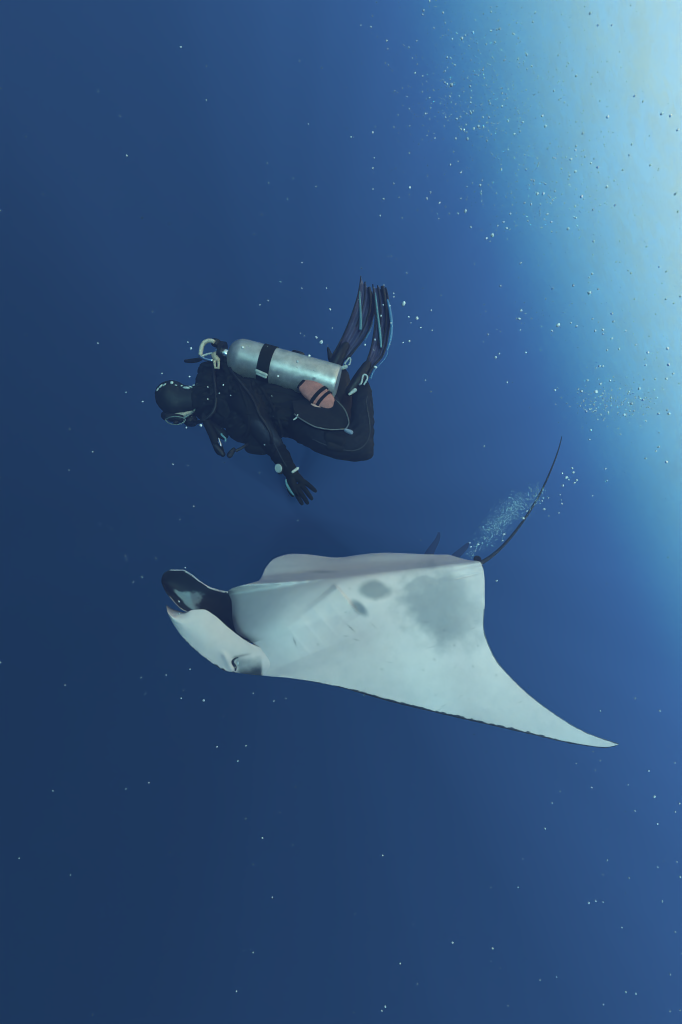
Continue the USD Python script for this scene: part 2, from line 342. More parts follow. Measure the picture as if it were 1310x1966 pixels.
chord = np.linalg.norm((te - le)[..., :2], axis=-1)
rim = UU * chord                                  # px from the leading edge
rimw = np.where(VV > 0.24, 5.5 * smoothstep(0.24, 0.5, VV) * (1 - 0.7 * smoothstep(0.7, 1, VV)) + 9 * jag * smoothstep(0.24, 0.4, VV) * (1 - smoothstep(0.75, 0.95, VV)), -1)
rm = (rim < rimw)[..., None]
col_v = np.where(rm, dark, col_v)
rim2 = (1 - UU) * chord
col_v = np.where((rim2 < 1.6 + 2.0 * jag)[..., None] & (VV > 0.3)[..., None], np.array([0.10, 0.11, 0.13]), col_v)
col_d = np.broadcast_to(dark, col_v.shape)
parts_v, parts_f, parts_c, off = [], [], [], 0


def add(mesh, col):
    global off
    parts_v.append(np.asarray(mesh.vertices)); parts_f.append(np.asarray(mesh.faces) + off); parts_c.append(np.broadcast_to(col, (len(mesh.vertices), 3))); off += len(mesh.vertices)


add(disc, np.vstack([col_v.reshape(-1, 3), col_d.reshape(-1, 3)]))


def ribbon(a, b, n, m, bow=0.0, thick_=0.02, shift=(0, 0), prof=None):
    """Sheet between edge curves a and b (x, y, distance): outer grid, and the inner grid pushed away by thick_ and moved by shift px."""
    A, B = curve(a, n), curve(b, n); t = np.linspace(0, 1, m)[None, :, None]
    G = A[:, None] * (1 - t) + B[:, None] * t
    G[..., 2] -= bow * np.sin(np.pi * t[..., 0]) * (1 if prof is None else prof(np.linspace(0, 1, n))[:, None])
    H = G.copy(); H[..., 2] += thick_ * (0.15 + 0.85 * np.sin(np.pi * t[..., 0]) ** 0.5); H[..., 0] += shift[0]; H[..., 1] += shift[1]
    return G, H


# far head lobe: its dark inner side faces us, its white outer side shows as a rim
top = [(476, 1134, 3.34), (440, 1136.5, 3.20), (405, 1129, 3.10), (386, 1118, 3.05), (368, 1104, 3.03), (350, 1095, 3.03), (330, 1095, 3.02), (315, 1102, 3.00), (310, 1114, 2.98)]
bot = [(505, 1238, 3.16), (468, 1230, 3.08), (430, 1206, 3.00), (400, 1190, 2.97), (370, 1180, 2.96), (348, 1170, 2.95), (332, 1154, 2.95), (319, 1138, 2.96), (310, 1118, 2.97)]
G, H = ribbon(top, bot, 90, 50, bow=-0.10, thick_=0.03, shift=(0, -1.5))
lobe = sheet(C(G[..., 0], G[..., 1], G[..., 2]), C(H[..., 0], H[..., 1], H[..., 2]))
gx_, gy_ = G[..., 0], G[..., 1]
jn = meshkit.fbm(np.stack([gx_ / 14, gy_ / 14, gx_ * 0], -1), 3, 21) - 0.5
cl = np.broadcast_to(dark * 0.9, G.shape).copy()
# pale wedge inside
tri = smoothstep(2, -3, (gy_ - (1131 + (gx_ - 336) * 0.95)) * -1 - 34 * 0) * 0
w_a = (gx_ - 334) / 52.0; centre = 1131 + 30 * w_a + 3; half = 4 + 17 * np.clip(w_a, 0, 1)
tri = smoothstep(1.15, 0.75, np.abs(gy_ - centre) / half + 1.2 * jn) * smoothstep(-0.05, 0.1, w_a) * (1 - smoothstep(0.72, 1.0, w_a + 0.7 * jn))
cl = cl * (1 - tri[..., None]) + np.array([0.30, 0.36, 0.40]) * tri[..., None]
rowt = np.linspace(0, 1, 50)[None, :]
colt = np.linspace(0, 1, 90)[:, None]
cl = np.where(((rowt < 0.02 + 0.02 * jn) & (colt > 0.1) & (colt < 0.86))[..., None], white, cl)
add(lobe, np.vstack([cl.reshape(-1, 3), np.where((colt < 0.86)[..., None] & np.ones((1, 50, 1), bool), white * 0.9, dark).reshape(-1, 3)]))
# near head lobe: its white outer side faces us
top = [(321, 1174, 2.52), (336, 1181, 2.53), (352, 1180, 2.54), (370, 1171, 2.56), (390, 1170, 2.58), (410, 1180, 2.61), (440, 1206, 2.645), (487, 1238, 2.678), (512, 1246, 2.703)]
bot = [(322, 1177, 2.52), (338, 1206, 2.54), (362, 1236, 2.56), (386, 1257, 2.58), (410, 1275, 2.61), (432, 1288, 2.64), (462, 1293, 2.67), (500, 1297, 2.703), (530, 1299, 2.742)]
G, H = ribbon(top, bot, 110, 60, bow=0.035, thick_=0.035)
gx_, gy_ = G[..., 0], G[..., 1]
tipw = (1 - smoothstep(322, 372, gx_)) * (1 - np.linspace(0, 1, 60)[None, :])
H[..., 1] -= 13 * tipw; H[..., 0] -= 2 * tipw; H[..., 2] += 0.05 * tipw
jg = meshkit.fbm(np.stack([gx_ / 5, gy_ / 5, gx_ * 0], -1), 3, 31) - 0.5
cl = np.broadcast_to(white, G.shape).copy()
rowt = np.linspace(0, 1, 60)[None, :]
edge_d = (1 - rowt) * 95
cl = np.where(((edge_d < 1.5 + 9 * jg) & (gx_ > 352) & (gx_ < 470))[..., None], dark, cl)
dx, dy = gx_ - 480, gy_ - 1278
q = np.sqrt(((dx - 3) / 36) ** 2 + (dy / 25) ** 2) + 0.4 * (meshkit.fbm(np.stack([gx_ / 20, gy_ / 20, gx_ * 0], -1), 3, 33) - 0.5)
jn_ = meshkit.fbm(np.stack([gx_ / 9, gy_ / 9, gx_ * 0], -1), 3, 35) - 0.5
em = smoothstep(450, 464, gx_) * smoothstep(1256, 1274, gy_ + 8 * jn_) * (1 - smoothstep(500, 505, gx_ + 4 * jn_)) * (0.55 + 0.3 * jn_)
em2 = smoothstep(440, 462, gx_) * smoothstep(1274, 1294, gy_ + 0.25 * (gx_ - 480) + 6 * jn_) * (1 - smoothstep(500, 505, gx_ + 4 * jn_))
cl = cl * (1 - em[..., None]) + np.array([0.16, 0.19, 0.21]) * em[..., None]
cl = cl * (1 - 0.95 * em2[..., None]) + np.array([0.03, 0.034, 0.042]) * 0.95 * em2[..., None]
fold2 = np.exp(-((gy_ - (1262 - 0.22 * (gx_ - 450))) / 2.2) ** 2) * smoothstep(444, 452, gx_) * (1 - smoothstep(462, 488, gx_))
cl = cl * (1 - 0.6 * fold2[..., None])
H_c = np.broadcast_to(dark, (G.shape[0] * G.shape[1], 3))
# a brow fold before the eye
G[..., 2] -= 0.014 * np.exp(-((gx_ - 440 - 0.5 * (gy_ - 1275)) / 7) ** 2) * smoothstep(1245, 1262, gy_) * (1 - smoothstep(1284, 1292, gy_))
G[..., 2] += 0.020 * np.exp(-((gx_ - 453) / 6.5) ** 2 - ((gy_ - 1275) / 10) ** 2)
lobe = sheet(C(gx_, gy_, G[..., 2]), C(H[..., 0], H[..., 1], H[..., 2]))
add(lobe, np.vstack([cl.reshape(-1, 3), H_c]))
# whip tail and small back fin at its root
tail = [(905, 1088, 3.10), (925, 1080, 3.12), (960, 1054, 3.15), (1000, 1007, 3.18), (1036, 950, 3.20), (1060, 898, 3.20), (1073, 862, 3.19), (1079, 838, 3.18)]
tl = np.array(tail); tm = tube(C(tl[:, 0], tl[:, 1], tl[:, 2]), [0.026, 0.0155, 0.0105, 0.0085, 0.0068, 0.0054, 0.004, 0.0025], 10, n=70)
tx = (tm.vertices[:, 0] / -tm.vertices[:, 2]) * FPX + 655
tn = meshkit.fbm(tm.vertices * 30, 3, 41)
tc = np.where((tx < 918 + 25 * (tn - 0.5))[:, None], white * 0.8, dark * 1.2)
add(tm, tc)
MB = C(690, 1200, 3.0)
manta = thing('manta_ray', MB, 'large manta ray showing its white belly, head lobes forward, whip tail raised', 'manta ray')
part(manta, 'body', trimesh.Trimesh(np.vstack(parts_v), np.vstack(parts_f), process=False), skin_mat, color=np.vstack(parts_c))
part(manta, 'dorsal_fin', ball(C(917, 1074, 3.17), 0.026, (1.0, 1.15, 0.5), C(1, 0, 0.01) * 0 + np.array([0.5, 0.9, -0.1])), fish_mat, True)
lid = np.array([on(lobe, x_, y_, -0.001) for x_, y_ in ((458, 1263), (451, 1265), (447, 1270), (449, 1276), (452, 1281), (452, 1288))])
e = part(manta, 'eye', tube(lid, [0.003, 0.006, 0.0085, 0.0085, 0.008, 0.004], 10, n=30), eye_mat, True)
part(e, 'eye_glint', ball(on(lobe, 457, 1273, 0.001), 0.012, (.35, 1.0, .5)), plain('pale_glint', (0.5, 0.55, 0.58), 0.4), True)  # pale bead standing in for the highlight on the eye

# ------------------------------------------------------------------ the diver
B0 = C(540, 790, 2.6)
diver = thing('person', B0, 'scuba diver in black wetsuit and hood swimming level with knees bent, arm hanging', 'person')


def J(px, py, d, r):
    return (C(px, py, d), r)


torso = [J(398, 768, 2.60, .10), J(455, 772, 2.60, .155), J(530, 788, 2.60, .145), J(598, 805, 2.60, .135)]
neck = [J(345, 766, 2.60, .075), J(400, 768, 2.60, .07)]
head = [J(330, 762, 2.60, .098), J(340, 775, 2.60, .09)]
jaw = [J(338, 775, 2.60, .085), J(358, 793, 2.60, .045)]
nose = [J(331, 800, 2.6, .02), J(338, 806, 2.6, .016)]
sh = [J(470, 775, 2.45, .08), J(440, 772, 2.76, .08)]
hipb = [J(590, 808, 2.50, .11), J(590, 800, 2.70, .11)]
arm = [J(482, 788, 2.44, .078), J(505, 828, 2.46, .066), J(530, 862, 2.45, .055)]
fore = [J(530, 862, 2.45, .055), J(545, 884, 2.36, .047), J(557, 905, 2.29, .033)]
arm2 = [J(438, 775, 2.78, .075), J(462, 835, 2.86, .055), J(512, 842, 2.80, .042)]
leg = [J(588, 814, 2.48, .115), J(640, 845, 2.44, .100), J(690, 860, 2.44, .076)]
kneecap = [J(690, 858, 2.44, .070), J(701, 866, 2.43, .056)]
shin = [J(692, 855, 2.44, .074), J(696, 800, 2.46, .068), J(697, 748, 2.50, .050)]
leg2 = [J(588, 800, 2.70, .12), J(630, 825, 2.74, .105), J(664, 842, 2.78, .080)]
shin2 = [J(664, 842, 2.78, .080), J(662, 780, 2.78, .072), J(656, 720, 2.76, .050)]
foot = [J(697, 748, 2.50, .046), J(680, 748, 2.50, .040), J(700, 712, 2.52, .034)]
foot2 = [J(656, 720, 2.76, .046), J(640, 708, 2.76, .040), J(662, 672, 2.78, .034)]
palm_a, palm_b = C(558, 908, 2.285), C(577, 936, 2.26)
hx = palm_b - palm_a; hx /= np.linalg.norm(hx)
hz = np.array([0.1, 0.1, 1.0]); hz -= hx * (hz @ hx); hz /= np.linalg.norm(hz); hy = np.cross(hz, hx)     # hy: towards the fingers' right-hand side in the picture


def Hd(a, b_, c, r):
    return (palm_a + a * hx + b_ * hy + c * hz, r)


hand = [[Hd(0, 0, 0, .031), Hd(.045, .018, 0, .022)], [Hd(0, 0, 0, .031), Hd(.05, -.02, 0, .022)], [Hd(.045, .018, 0, .022), Hd(.085, .028, 0, .013)], [Hd(.05, -.02, 0, .022), Hd(.085, -.028, 0, .0135)],
        [Hd(.085, .028, 0, .013), Hd(.085, -.028, 0, .0135)]]
fingers = []
for bx, by, l1, l2, l3, sp in ((.082, .034, .032, .024, .018, .30), (.090, .012, .038, .029, .020, .06), (.090, -.012, .042, .030, .022, -.01), (.086, -.034, .038, .028, .020, -.05)):
    d1 = hx * math.cos(sp) + hy * math.sin(sp); p0 = palm_a + bx * hx + by * hy
    p1 = p0 + l1 * d1 - 0.002 * hz; p2 = p1 + l2 * (d1 * .97 - hz * .24); p3 = p2 + l3 * (d1 * .9 - hz * .42)
    fingers.append([(p0, .0128), (p1, .0122), (p2, .0115), (p3, .0100)])
t0, t1, t2, t3 = palm_a + .02 * hx - .022 * hy - .006 * hz, palm_a + .045 * hx - .046 * hy - .014 * hz, palm_a + .078 * hx - .054 * hy - .026 * hz, palm_a + .100 * hx - .052 * hy - .034 * hz
thumb = [(t0, .016), (t1, .0135), (t2, .0115), (t3, .0095)]
bodym = hull_chain([torso, neck, head, jaw, nose, sh, hipb, arm, fore, arm2, leg, kneecap, shin, leg2, shin2, foot, foot2], 0.016, 10)
handm = hull_chain(hand + fingers + [thumb, [(C(556, 903, 2.295), .033), (palm_a, .031)]], 0.0045, 6)
kx_, ky_, kd_ = to_px(bodym.vertices)
fold_ = np.sin((kx_ + ky_) / 3.2 + 5 * meshkit.fbm(bodym.vertices * 9, 3, 57)) * (np.exp(-((kx_ - 690) ** 2 + (ky_ - 835) ** 2) / 900) + np.exp(-((kx_ - 530) ** 2 + (ky_ - 862) ** 2) / 500) + 0.8 * np.exp(-((kx_ - 590) ** 2 + (ky_ - 830) ** 2) / 900) + 0.6 * np.exp(-((kx_ - 695) ** 2 + (ky_ - 760) ** 2) / 500)) * 0.5
wr_ = meshkit.fbm(bodym.vertices * [14, 30, 20], 3, 55) - 0.5
bodym.vertices = bodym.vertices + bodym.vertex_normals * (0.016 * wr_ + 0.012 * fold_)[:, None]
bx_, by_, bd_ = to_px(bodym.vertices)
suit = np.tile(np.array([0.007, 0.008, 0.011]), (len(bodym.vertices), 1))
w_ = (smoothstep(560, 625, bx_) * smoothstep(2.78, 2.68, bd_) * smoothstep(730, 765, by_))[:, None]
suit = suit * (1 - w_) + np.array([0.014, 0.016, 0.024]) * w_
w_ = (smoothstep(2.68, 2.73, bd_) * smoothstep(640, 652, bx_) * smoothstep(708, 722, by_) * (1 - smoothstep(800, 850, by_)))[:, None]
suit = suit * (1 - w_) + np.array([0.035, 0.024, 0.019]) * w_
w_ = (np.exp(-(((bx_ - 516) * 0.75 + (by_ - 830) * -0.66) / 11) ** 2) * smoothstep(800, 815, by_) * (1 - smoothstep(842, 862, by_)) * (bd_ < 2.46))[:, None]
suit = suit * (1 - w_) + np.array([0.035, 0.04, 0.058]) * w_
both = trimesh.util.concatenate([bodym, handm])
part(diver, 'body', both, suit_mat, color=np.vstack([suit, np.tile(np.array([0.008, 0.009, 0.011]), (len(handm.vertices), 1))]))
gl = hull_chain([[(C(554, 899, 2.31), .040), (C(561, 910, 2.283), .0365)]], 0.01, 3)
part(diver, 'glove_cuff', gl, nylon, 60)
# hood with wet highlights
hood = hull_chain([[J(332, 763, 2.6, .100), J(341, 774, 2.6, .094)], [J(341, 770, 2.6, .092), J(392, 770, 2.6, .084)], [J(340, 775, 2.6, .09), J(360, 790, 2.6, .052)]], 0.012, 6)
hd = part(diver, 'hood', hood, shiny_hood, 60)
# gloss highlights along the crown, built as crumpled pale blobs
for k, (px, py, l, w, a) in enumerate(((303, 746, 8, 3, -1.0), (309, 740, 10, 3, -.8), (316, 737, 8, 2.5, -.7), (330, 733, 6, 6, .1), (338, 738, 5, 2.5, .2), (349, 739, 4, 3, 0), (358, 743, 14, 5, .08), (366, 741, 8, 3, .3), (372, 738, 5, 3, -.3), (379, 737, 4, 4, 0))):
    c0 = on(hood, px, py + 1.5, 0.002); ax = np.array([math.cos(a), -math.sin(a), 0.0])
    part(hd, 'highlight_blob', ball(c0, l / 2 / FPX * 2.58, (1, max(.35, w / l), .45), ax, 2), pale_plastic, True)
# mask
mk = hull_chain([[J(319, 798, 2.60, .03), J(347, 802, 2.60, .03)], [J(322, 800, 2.50, .022), J(347, 803, 2.50, .022)], [J(322, 800, 2.50, .022), J(322, 798, 2.66, .022)], [J(347, 803, 2.50, .022), J(347, 802, 2.66, .022)]], 0.008, 4)
mask = part(diver, 'mask', mk, rubber, 60)
fr = np.array([(318, 805, 2.49), (331, 800, 2.475), (348, 801, 2.48), (356, 805, 2.49), (350, 812, 2.49), (335, 815, 2.485), (322, 811, 2.485), (318, 805, 2.49)])
part(mask, 'frame', tube(C(fr[:, 0], fr[:, 1], fr[:, 2]), .0032, 8, n=40), frame_grey, True)
ln = np.array([(319, 806, 2.50), (353, 806, 2.50), (349, 812, 2.50), (323, 811, 2.50)]); lv = C(ln[:, 0], ln[:, 1], ln[:, 2])
part(mask, 'lens', sheet(np.stack([lv[:2], lv[[3, 2]]]), np.stack([lv[:2], lv[[3, 2]]]) + [0, -.004, -.012]), glass_mat, False)
ms = np.array([(352, 803, 2.49), (362, 797, 2.49), (372, 789, 2.52), (376, 775, 2.56)])
part(mask, 'strap', tube(C(ms[:, 0], ms[:, 1], ms[:, 2]), [.007, .006, .005, .004], 8, n=20), frame_grey, True)
part(mask, 'nose_pocket', ball(C(338, 811, 2.49), .015, (1, .8, 1)), rubber, True)
part(diver, 'face', hull_chain([[J(338, 797, 2.515, .012), J(352, 796, 2.515, .013)], [J(352, 796, 2.515, .013), J(368, 792, 2.53, .011)]], 0.006, 2), face_mat, 60)
rg = part(diver, 'regulator', lathe([(0, .001), (0, .030), (.012, .038), (.04, .038), (.052, .026), (.053, .001)], C(366, 800, 2.57), C(367, 822, 2.56), 28), rubber, 30)
hp = np.array([(372, 808, 2.52), (392, 806, 2.46), (410, 790, 2.45), (414, 750, 2.46), (410, 715, 2.5), (408, 694, 2.55)])
part(rg, 'hose', tube(C(hp[:, 0], hp[:, 1], hp[:, 2]), .010, 10, n=50), rubber, True)
# buoyancy vest
vest = hull_chain([[J(398, 712, 2.60, .052), J(402, 775, 2.60, .105)], [J(402, 770, 2.60, .115), J(455, 775, 2.60, .170)], [J(455, 772, 2.60, .170), J(530, 785, 2.60, .152)], [J(432, 718, 2.62, .080), J(560, 755, 2.60, .090)],
                   [J(560, 755, 2.60, .090), J(632, 778, 2.60, .070)], [J(520, 780, 2.60, .152), J(592, 792, 2.60, .128)], [J(470, 812, 2.52, .115), J(505, 826, 2.54, .100)], [J(484, 792, 2.46, .092), J(468, 758, 2.48, .088)],
                   [J(392, 704, 2.56, .030), J(436, 700, 2.56, .034)], [J(436, 700, 2.56, .034), J(450, 740, 2.50, .06)], [J(540, 800, 2.46, .055), J(580, 812, 2.46, .050)]], 0.0095, 4)
vn = meshkit.fbm(vest.vertices * 16, 4, 51) - 0.5
vx_, vy_, vd_ = to_px(vest.vertices)
crease = np.abs(meshkit.noise(vest.vertices * [9, 26, 16] + 4 * meshkit.fbm(vest.vertices * 6, 2, 52)[:, None], 53) - 0.5)
vest.vertices = vest.vertices + vest.vertex_normals * (0.030 * vn - 0.020 * np.exp(-(crease / 0.07) ** 2))[:, None]
bc = part(diver, 'buoyancy_vest', vest, nylon, 60)
part(bc, 'pocket', hull_chain([[J(482, 858, 2.52, .040), J(506, 862, 2.50, .036)], [J(492, 845, 2.50, .045), J(512, 850, 2.49, .04)]], 0.012, 5), nylon, 60)
flap = np.array([(565, 795, 2.33), (585, 809, 2.315), (610, 821, 2.305), (640, 825, 2.315), (662, 824, 2.335), (670, 812, 2.345), (666, 795, 2.36), (655, 778, 2.39), (640, 766, 2.42)])
fc = C(flap[:, 0], flap[:, 1], flap[:, 2]); mid = fc.mean(0) + [0, .03, 0.0]
tt = np.linspace(0, 1, 14)[None, :, None]; FR = curve(np.c_[flap[:, :2], flap[:, 2]], 40); FR = C(FR[:, 0], FR[:, 1], FR[:, 2])
inner = C(np.linspace(560, 640, 40), np.linspace(770, 760, 40), 2.43)
GG = FR[:, None] * (1 - tt) + inner[:, None] * tt; GG = GG + np.array([0, 0, .02]) * np.sin(np.pi * tt)
part(bc, 'tail_flap', sheet(GG, GG + [0, 0.004, -.03]), neoprene, True)
part(bc, 'piping', tube(FR + [0, 0, .004], .0035, 7), plain('grey_piping', (0.085, 0.09, 0.095), 0.5), True)
part(bc, 'piping_tab', tube(C([563, 569, 572], [806, 802, 795], 2.325), [.003, .0045, .003], 7, n=12), pale_plastic, True)
part(bc, 'piping_end', hull_chain([[J(664, 826, 2.33, .010), J(674, 830, 2.33, .013)]], 0.006, 2), plain('blue_grey_tab', (0.17, 0.22, 0.30), 0.5), 60)
# chest straps, inflator and gauge
part(bc, 'shoulder_strap', hull_chain([[J(392, 800, 2.48, .022), J(408, 832, 2.46, .026)], [J(408, 832, 2.46, .026), J(422, 866, 2.45, .026)], [J(400, 815, 2.5, .03), J(430, 835, 2.52, .03)]], 0.012, 4), nylon, 60)
inf = part(diver, 'inflator', hull_chain([[J(414, 856, 2.43, .017), J(428, 872, 2.43, .016)]], 0.008, 3), rubber, 60)
part(inf, 'button', hull_chain([[J(420, 848, 2.42, .007), J(424, 855, 2.415, .008)], [J(424, 855, 2.415, .008), J(420, 842, 2.42, .005)]], 0.005, 2), chrome, 60)
part(inf, 'clip', tube(C([425, 429, 433, 432], [832, 838, 842, 848], 2.42), .0055, 8, n=16), fin_stripe, True)
gp = np.array([(476, 852, 2.46), (464, 860, 2.44), (452, 866, 2.43)])
gg = part(diver, 'gauge', hull_chain([[J(449, 863, 2.43, .012), J(441, 874, 2.42, .017)]], 0.008, 3), rubber, 60)
part(gg, 'hose', tube(C(gp[:, 0], gp[:, 1], gp[:, 2]), .008, 9, n=20), rubber, True)
web = np.array([(452, 726, 2.44), (468, 760, 2.38), (478, 800, 2.36), (470, 840, 2.42)]); wp = [on(vest, x_, y_, .006) for x_, y_, _ in web]
part(bc, 'webbing', tube(np.array(wp), .011, 8, n=40), nylon, True)
ww = [on(vest, x_, y_, .006) for x_, y_ in ((500, 742), (520, 775), (536, 810), (540, 838))]
part(bc, 'webbing', tube(np.array(ww), .010, 8, n=40), nylon, True)
hz_ = [on(vest, x_, y_, .014) for x_, y_ in ((442, 706), (470, 745), (488, 772))] + [C(500, 800, 2.34), C(517, 826, 2.33), C(520, 850, 2.37)]
part(diver, 'inflator_hose', tube(np.array(hz_), .008, 8, n=50), rubber, True)
sm = [on(bodym, x_, y_, .0015) for x_, y_ in ((600, 846), (630, 856), (660, 864), (690, 862), (706, 846), (708, 800), (706, 760))]
part(diver, 'seam', tube(np.array(sm), .0026, 6, n=60), neoprene_worn, True)
sm = [on(bodym, x_, y_, .0015) for x_, y_ in ((498, 800), (512, 826), (527, 852), (541, 880), (551, 896))]
part(diver, 'seam', tube(np.array(sm), .0026, 6, n=40), neoprene_worn, True)
part(diver, 'thigh_pocket', hull_chain([[(on(bodym, 632, 838, -.02), .035), (on(bodym, 655, 846, -.02), .032)], [(on(bodym, 634, 855, -.02), .030), (on(bodym, 655, 860, -.02), .028)]], 0.01, 3), neoprene, 60)
# wrist instruments
wr = part(diver, 'dive_computer', lathe([(0, .001), (0, .026), (.008, .030), (.020, .028), (.021, .001)], C(541, 899, 2.30), C(532, 901, 2.285), 28), rubber, 30)
part(wr, 'dial', lathe([(0, .001), (0, .023), (.003, .022), (.0031, .001)], C(535, 899, 2.262) + [0, 0, 0], C(527, 901, 2.235), 28), pale_plastic, 30)
part(diver, 'wrist_band', hull_chain([[J(562, 906, 2.245, .007), J(572, 899, 2.265, .008)]], 0.005, 2), pale_plastic, 60)
part(diver, 'glove_trim', tube(C([549, 551, 557, 564, 570], [920, 930, 941, 949, 952], [2.262, 2.262, 2.258, 2.255, 2.258]), [.004, .006, .007, .006, .003], 8, n=24), fin_stripe, True, 'pale cyan edge along the glove')


def fin(left, right, pocket, stripes, strap, toe, label):
    f = part(diver, 'swim_fin', hull_chain(pocket, 0.01, 5), rubber, 60, label)
    n, m = 60, 22
    A, B = curve(left, n), curve(right, n); t = np.linspace(0, 1, m)[None, :, None]
    G = A[:, None] * (1 - t) + B[:, None] * t; G[..., 2] += 0.018 * np.sin(np.pi * t[..., 0]) - 0.010 * np.cos(6 * np.pi * t[..., 0])
    # a scalloped end
    endw = smoothstep(0.9, 1.0, np.linspace(0, 1, n))[:, None]; G[..., 1] += 6 * endw * np.abs(np.sin(2.2 * np.pi * t[..., 0]))
    g3 = C(G[..., 0], G[..., 1], G[..., 2])
    part(f, 'blade', sheet(g3, g3 + [0, 0, -.012]), fin_panel, True)
    for e_ in (A, B):
        part(f, 'rail', tube(C(e_[:, 0], e_[:, 1], e_[:, 2] - .004), np.interp(np.linspace(0, 1, n), [0, .3, .8, 1], [.010, .006, .005, .004]), 9), rubber, True)
    k0 = int(n * .45); mid_ = 0.62 * A + 0.38 * B
    part(f, 'rib', tube(C(mid_[k0:, 0], mid_[k0:, 1], mid_[k0:, 2] - .002), .005, 8), rubber, True)
    mid_ = 0.25 * A + 0.75 * B; k0 = int(n * .35)
    part(f, 'rib', tube(C(mid_[k0:, 0], mid_[k0:, 1], mid_[k0:, 2] - .002), np.linspace(.003, .012, n - k0), 8), rubber, True)
    for pts, mt, r in stripes:
        q = np.array(pts, float); part(f, 'stripe', tube(C(q[:, 0], q[:, 1], q[:, 2]), r, 8, n=24), mt, True)
    q = np.array(strap, float); part(f, 'spring_strap', tube(C(q[:, 0], q[:, 1], q[:, 2]), .0052, 8, n=30), chrome_pale, True)
    part(f, 'buckle', hull_chain([toe], 0.006, 2), pale_plastic, 60)


chrome_pale = plain('pale_spring', (0.34, 0.38, 0.38), 0.4, 0.15, 60)
fin([(672, 756, 2.47), (685, 727, 2.49), (705, 693, 2.52), (716, 655, 2.55), (721, 610, 2.58), (719, 575, 2.61), (716, 546, 2.63)],
    [(700, 738, 2.49), (716, 705, 2.50), (736, 680, 2.53), (745, 645, 2.56), (749, 605, 2.59), (746, 575, 2.62), (741, 552, 2.64)],
    [[J(672, 752, 2.48, .030), J(690, 726, 2.48, .034)], [J(690, 726, 2.48, .034), J(706, 700, 2.51, .026)], [J(680, 745, 2.50, .038), J(698, 722, 2.52, .035)]],
    [([(721, 562, 2.575), (725, 600, 2.56), (730, 640, 2.54), (732, 667, 2.52)], fin_stripe, [.0035, .006, .007, .006]), ([(744, 575, 2.57), (751, 610, 2.56), (751, 645, 2.54), (744, 672, 2.53)], fin_blue, [.006, .009, .008, .004]),
     ([(745, 672, 2.53), (738, 690, 2.52), (727, 702, 2.51), (712, 727, 2.50)], fin_blue, [.002, .002, .002, .006])],
    [(690, 738, 2.43), (696, 726, 2.42), (700, 719, 2.42), (705, 722, 2.42), (704, 730, 2.425), (699, 739, 2.43)], [J(671, 757, 2.45, .007), J(682, 749, 2.45, .012)], 'nearer dark fin with pale cyan stripe')
fin([(635, 690, 2.72), (648, 668, 2.74), (668, 625, 2.76), (680, 592, 2.78), (689, 560, 2.80), (693, 530, 2.82)],
    [(666, 690, 2.74), (684, 668, 2.75), (700, 648, 2.76), (713, 620, 2.78), (719, 590, 2.80), (714, 560, 2.82)],
    [[J(640, 703, 2.72, .036), J(652, 682, 2.72, .034)], [J(630, 668, 2.72, .008), J(636, 690, 2.72, .02)], [J(652, 682, 2.72, .034), J(664, 664, 2.74, .028)]],
    [([(691, 560, 2.76), (692, 590, 2.75), (693, 615, 2.74), (692, 633, 2.73)], fin_stripe, [.004, .007, .009, .009]), ([(716, 618, 2.75), (708, 640, 2.74), (700, 655, 2.73)], fin_blue, [.003, .004, .002])],
    [(662, 699, 2.69), (668, 690, 2.69), (672, 687, 2.69), (673, 693, 2.69), (669, 700, 2.69)], [J(655, 707, 2.69, .010), J(664, 704, 2.69, .013)], 'farther dark fin reaching higher')

# ------------------------------------------------------------------ the tank on the diver's back
TA, TB = C(437, 680, 2.53), C(648, 738, 2.53)
Lt = np.linalg.norm(TB - TA); RT = 0.107
tank = thing('scuba_tank', (TA + TB) / 2, 'dull silver air tank strapped along the diver\'s back', 'scuba tank')
axis = (TB - TA) / Lt
prof = [(0.0, .001), (0.0, .022), (.012, .030)] + [(.012 + .085 * (1 - math.cos(a)), .030 + (RT - .030) * math.sin(a)) for a in np.linspace(.12, math.pi / 2, 14)]
prof += [(t, RT) for t in np.linspace(.13, Lt - .03, 6)] + [(Lt - .012, RT * .992), (Lt - .003, RT * .96), (Lt, RT * .9), (Lt + .001, .001)]
part(tank, 'cylinder', lathe(prof, TA, TB, 72), steel, 35)
tb = TA + axis * .205
for k in range(26):
    t_, a_ = rng.uniform(.12, Lt - .03), rng.uniform(-.2, 1.9)
    uu_ = np.cross(axis, [0.0, 0.0, 1.0]); uu_ /= np.linalg.norm(uu_); w3 = np.cross(uu_, axis)
    w3 = w3 if w3[2] > 0 else -w3; nrm = math.cos(a_) * w3 - math.sin(a_) * uu_ * np.sign(uu_[1]) * -1
    part(tank, 'scuff', ball(TA + axis * t_ + nrm * (RT - .0008), rng.uniform(.004, .013), (1, rng.uniform(.12, .3), .15), axis + rng.normal(0, .25, 3), 1), scuff_mat, True)
bd = part(tank, 'cam_band', lathe([(0, RT + .001), (.0005, RT + .005), (.070, RT + .005), (.0705, RT + .001)], tb, tb + axis, 64), nylon, 30, 'broad black webbing band round the tank')
part(bd, 'buckle', hull_chain([[(C(493, 712, 2.425), .010), (C(511, 720, 2.425), .010)], [(C(494, 717, 2.43), .008), (C(510, 724, 2.43), .008)]], 0.008, 2), plain('grey_buckle', (0.36, 0.40, 0.38), 0.45), 60)
part(tank, 'grip', hull_chain([[J(565, 678, 2.62, .020), J(578, 684, 2.60, .026)]], 0.008, 3), rubber, 60)
vl = part(tank, 'valve', lathe([(-.07, .001), (-.07, .018), (-.05, .022), (-.03, .020), (-.028, .027), (-.01, .027), (0.005, .024), (.006, .001)], TA, TB, 24), chrome, 30)
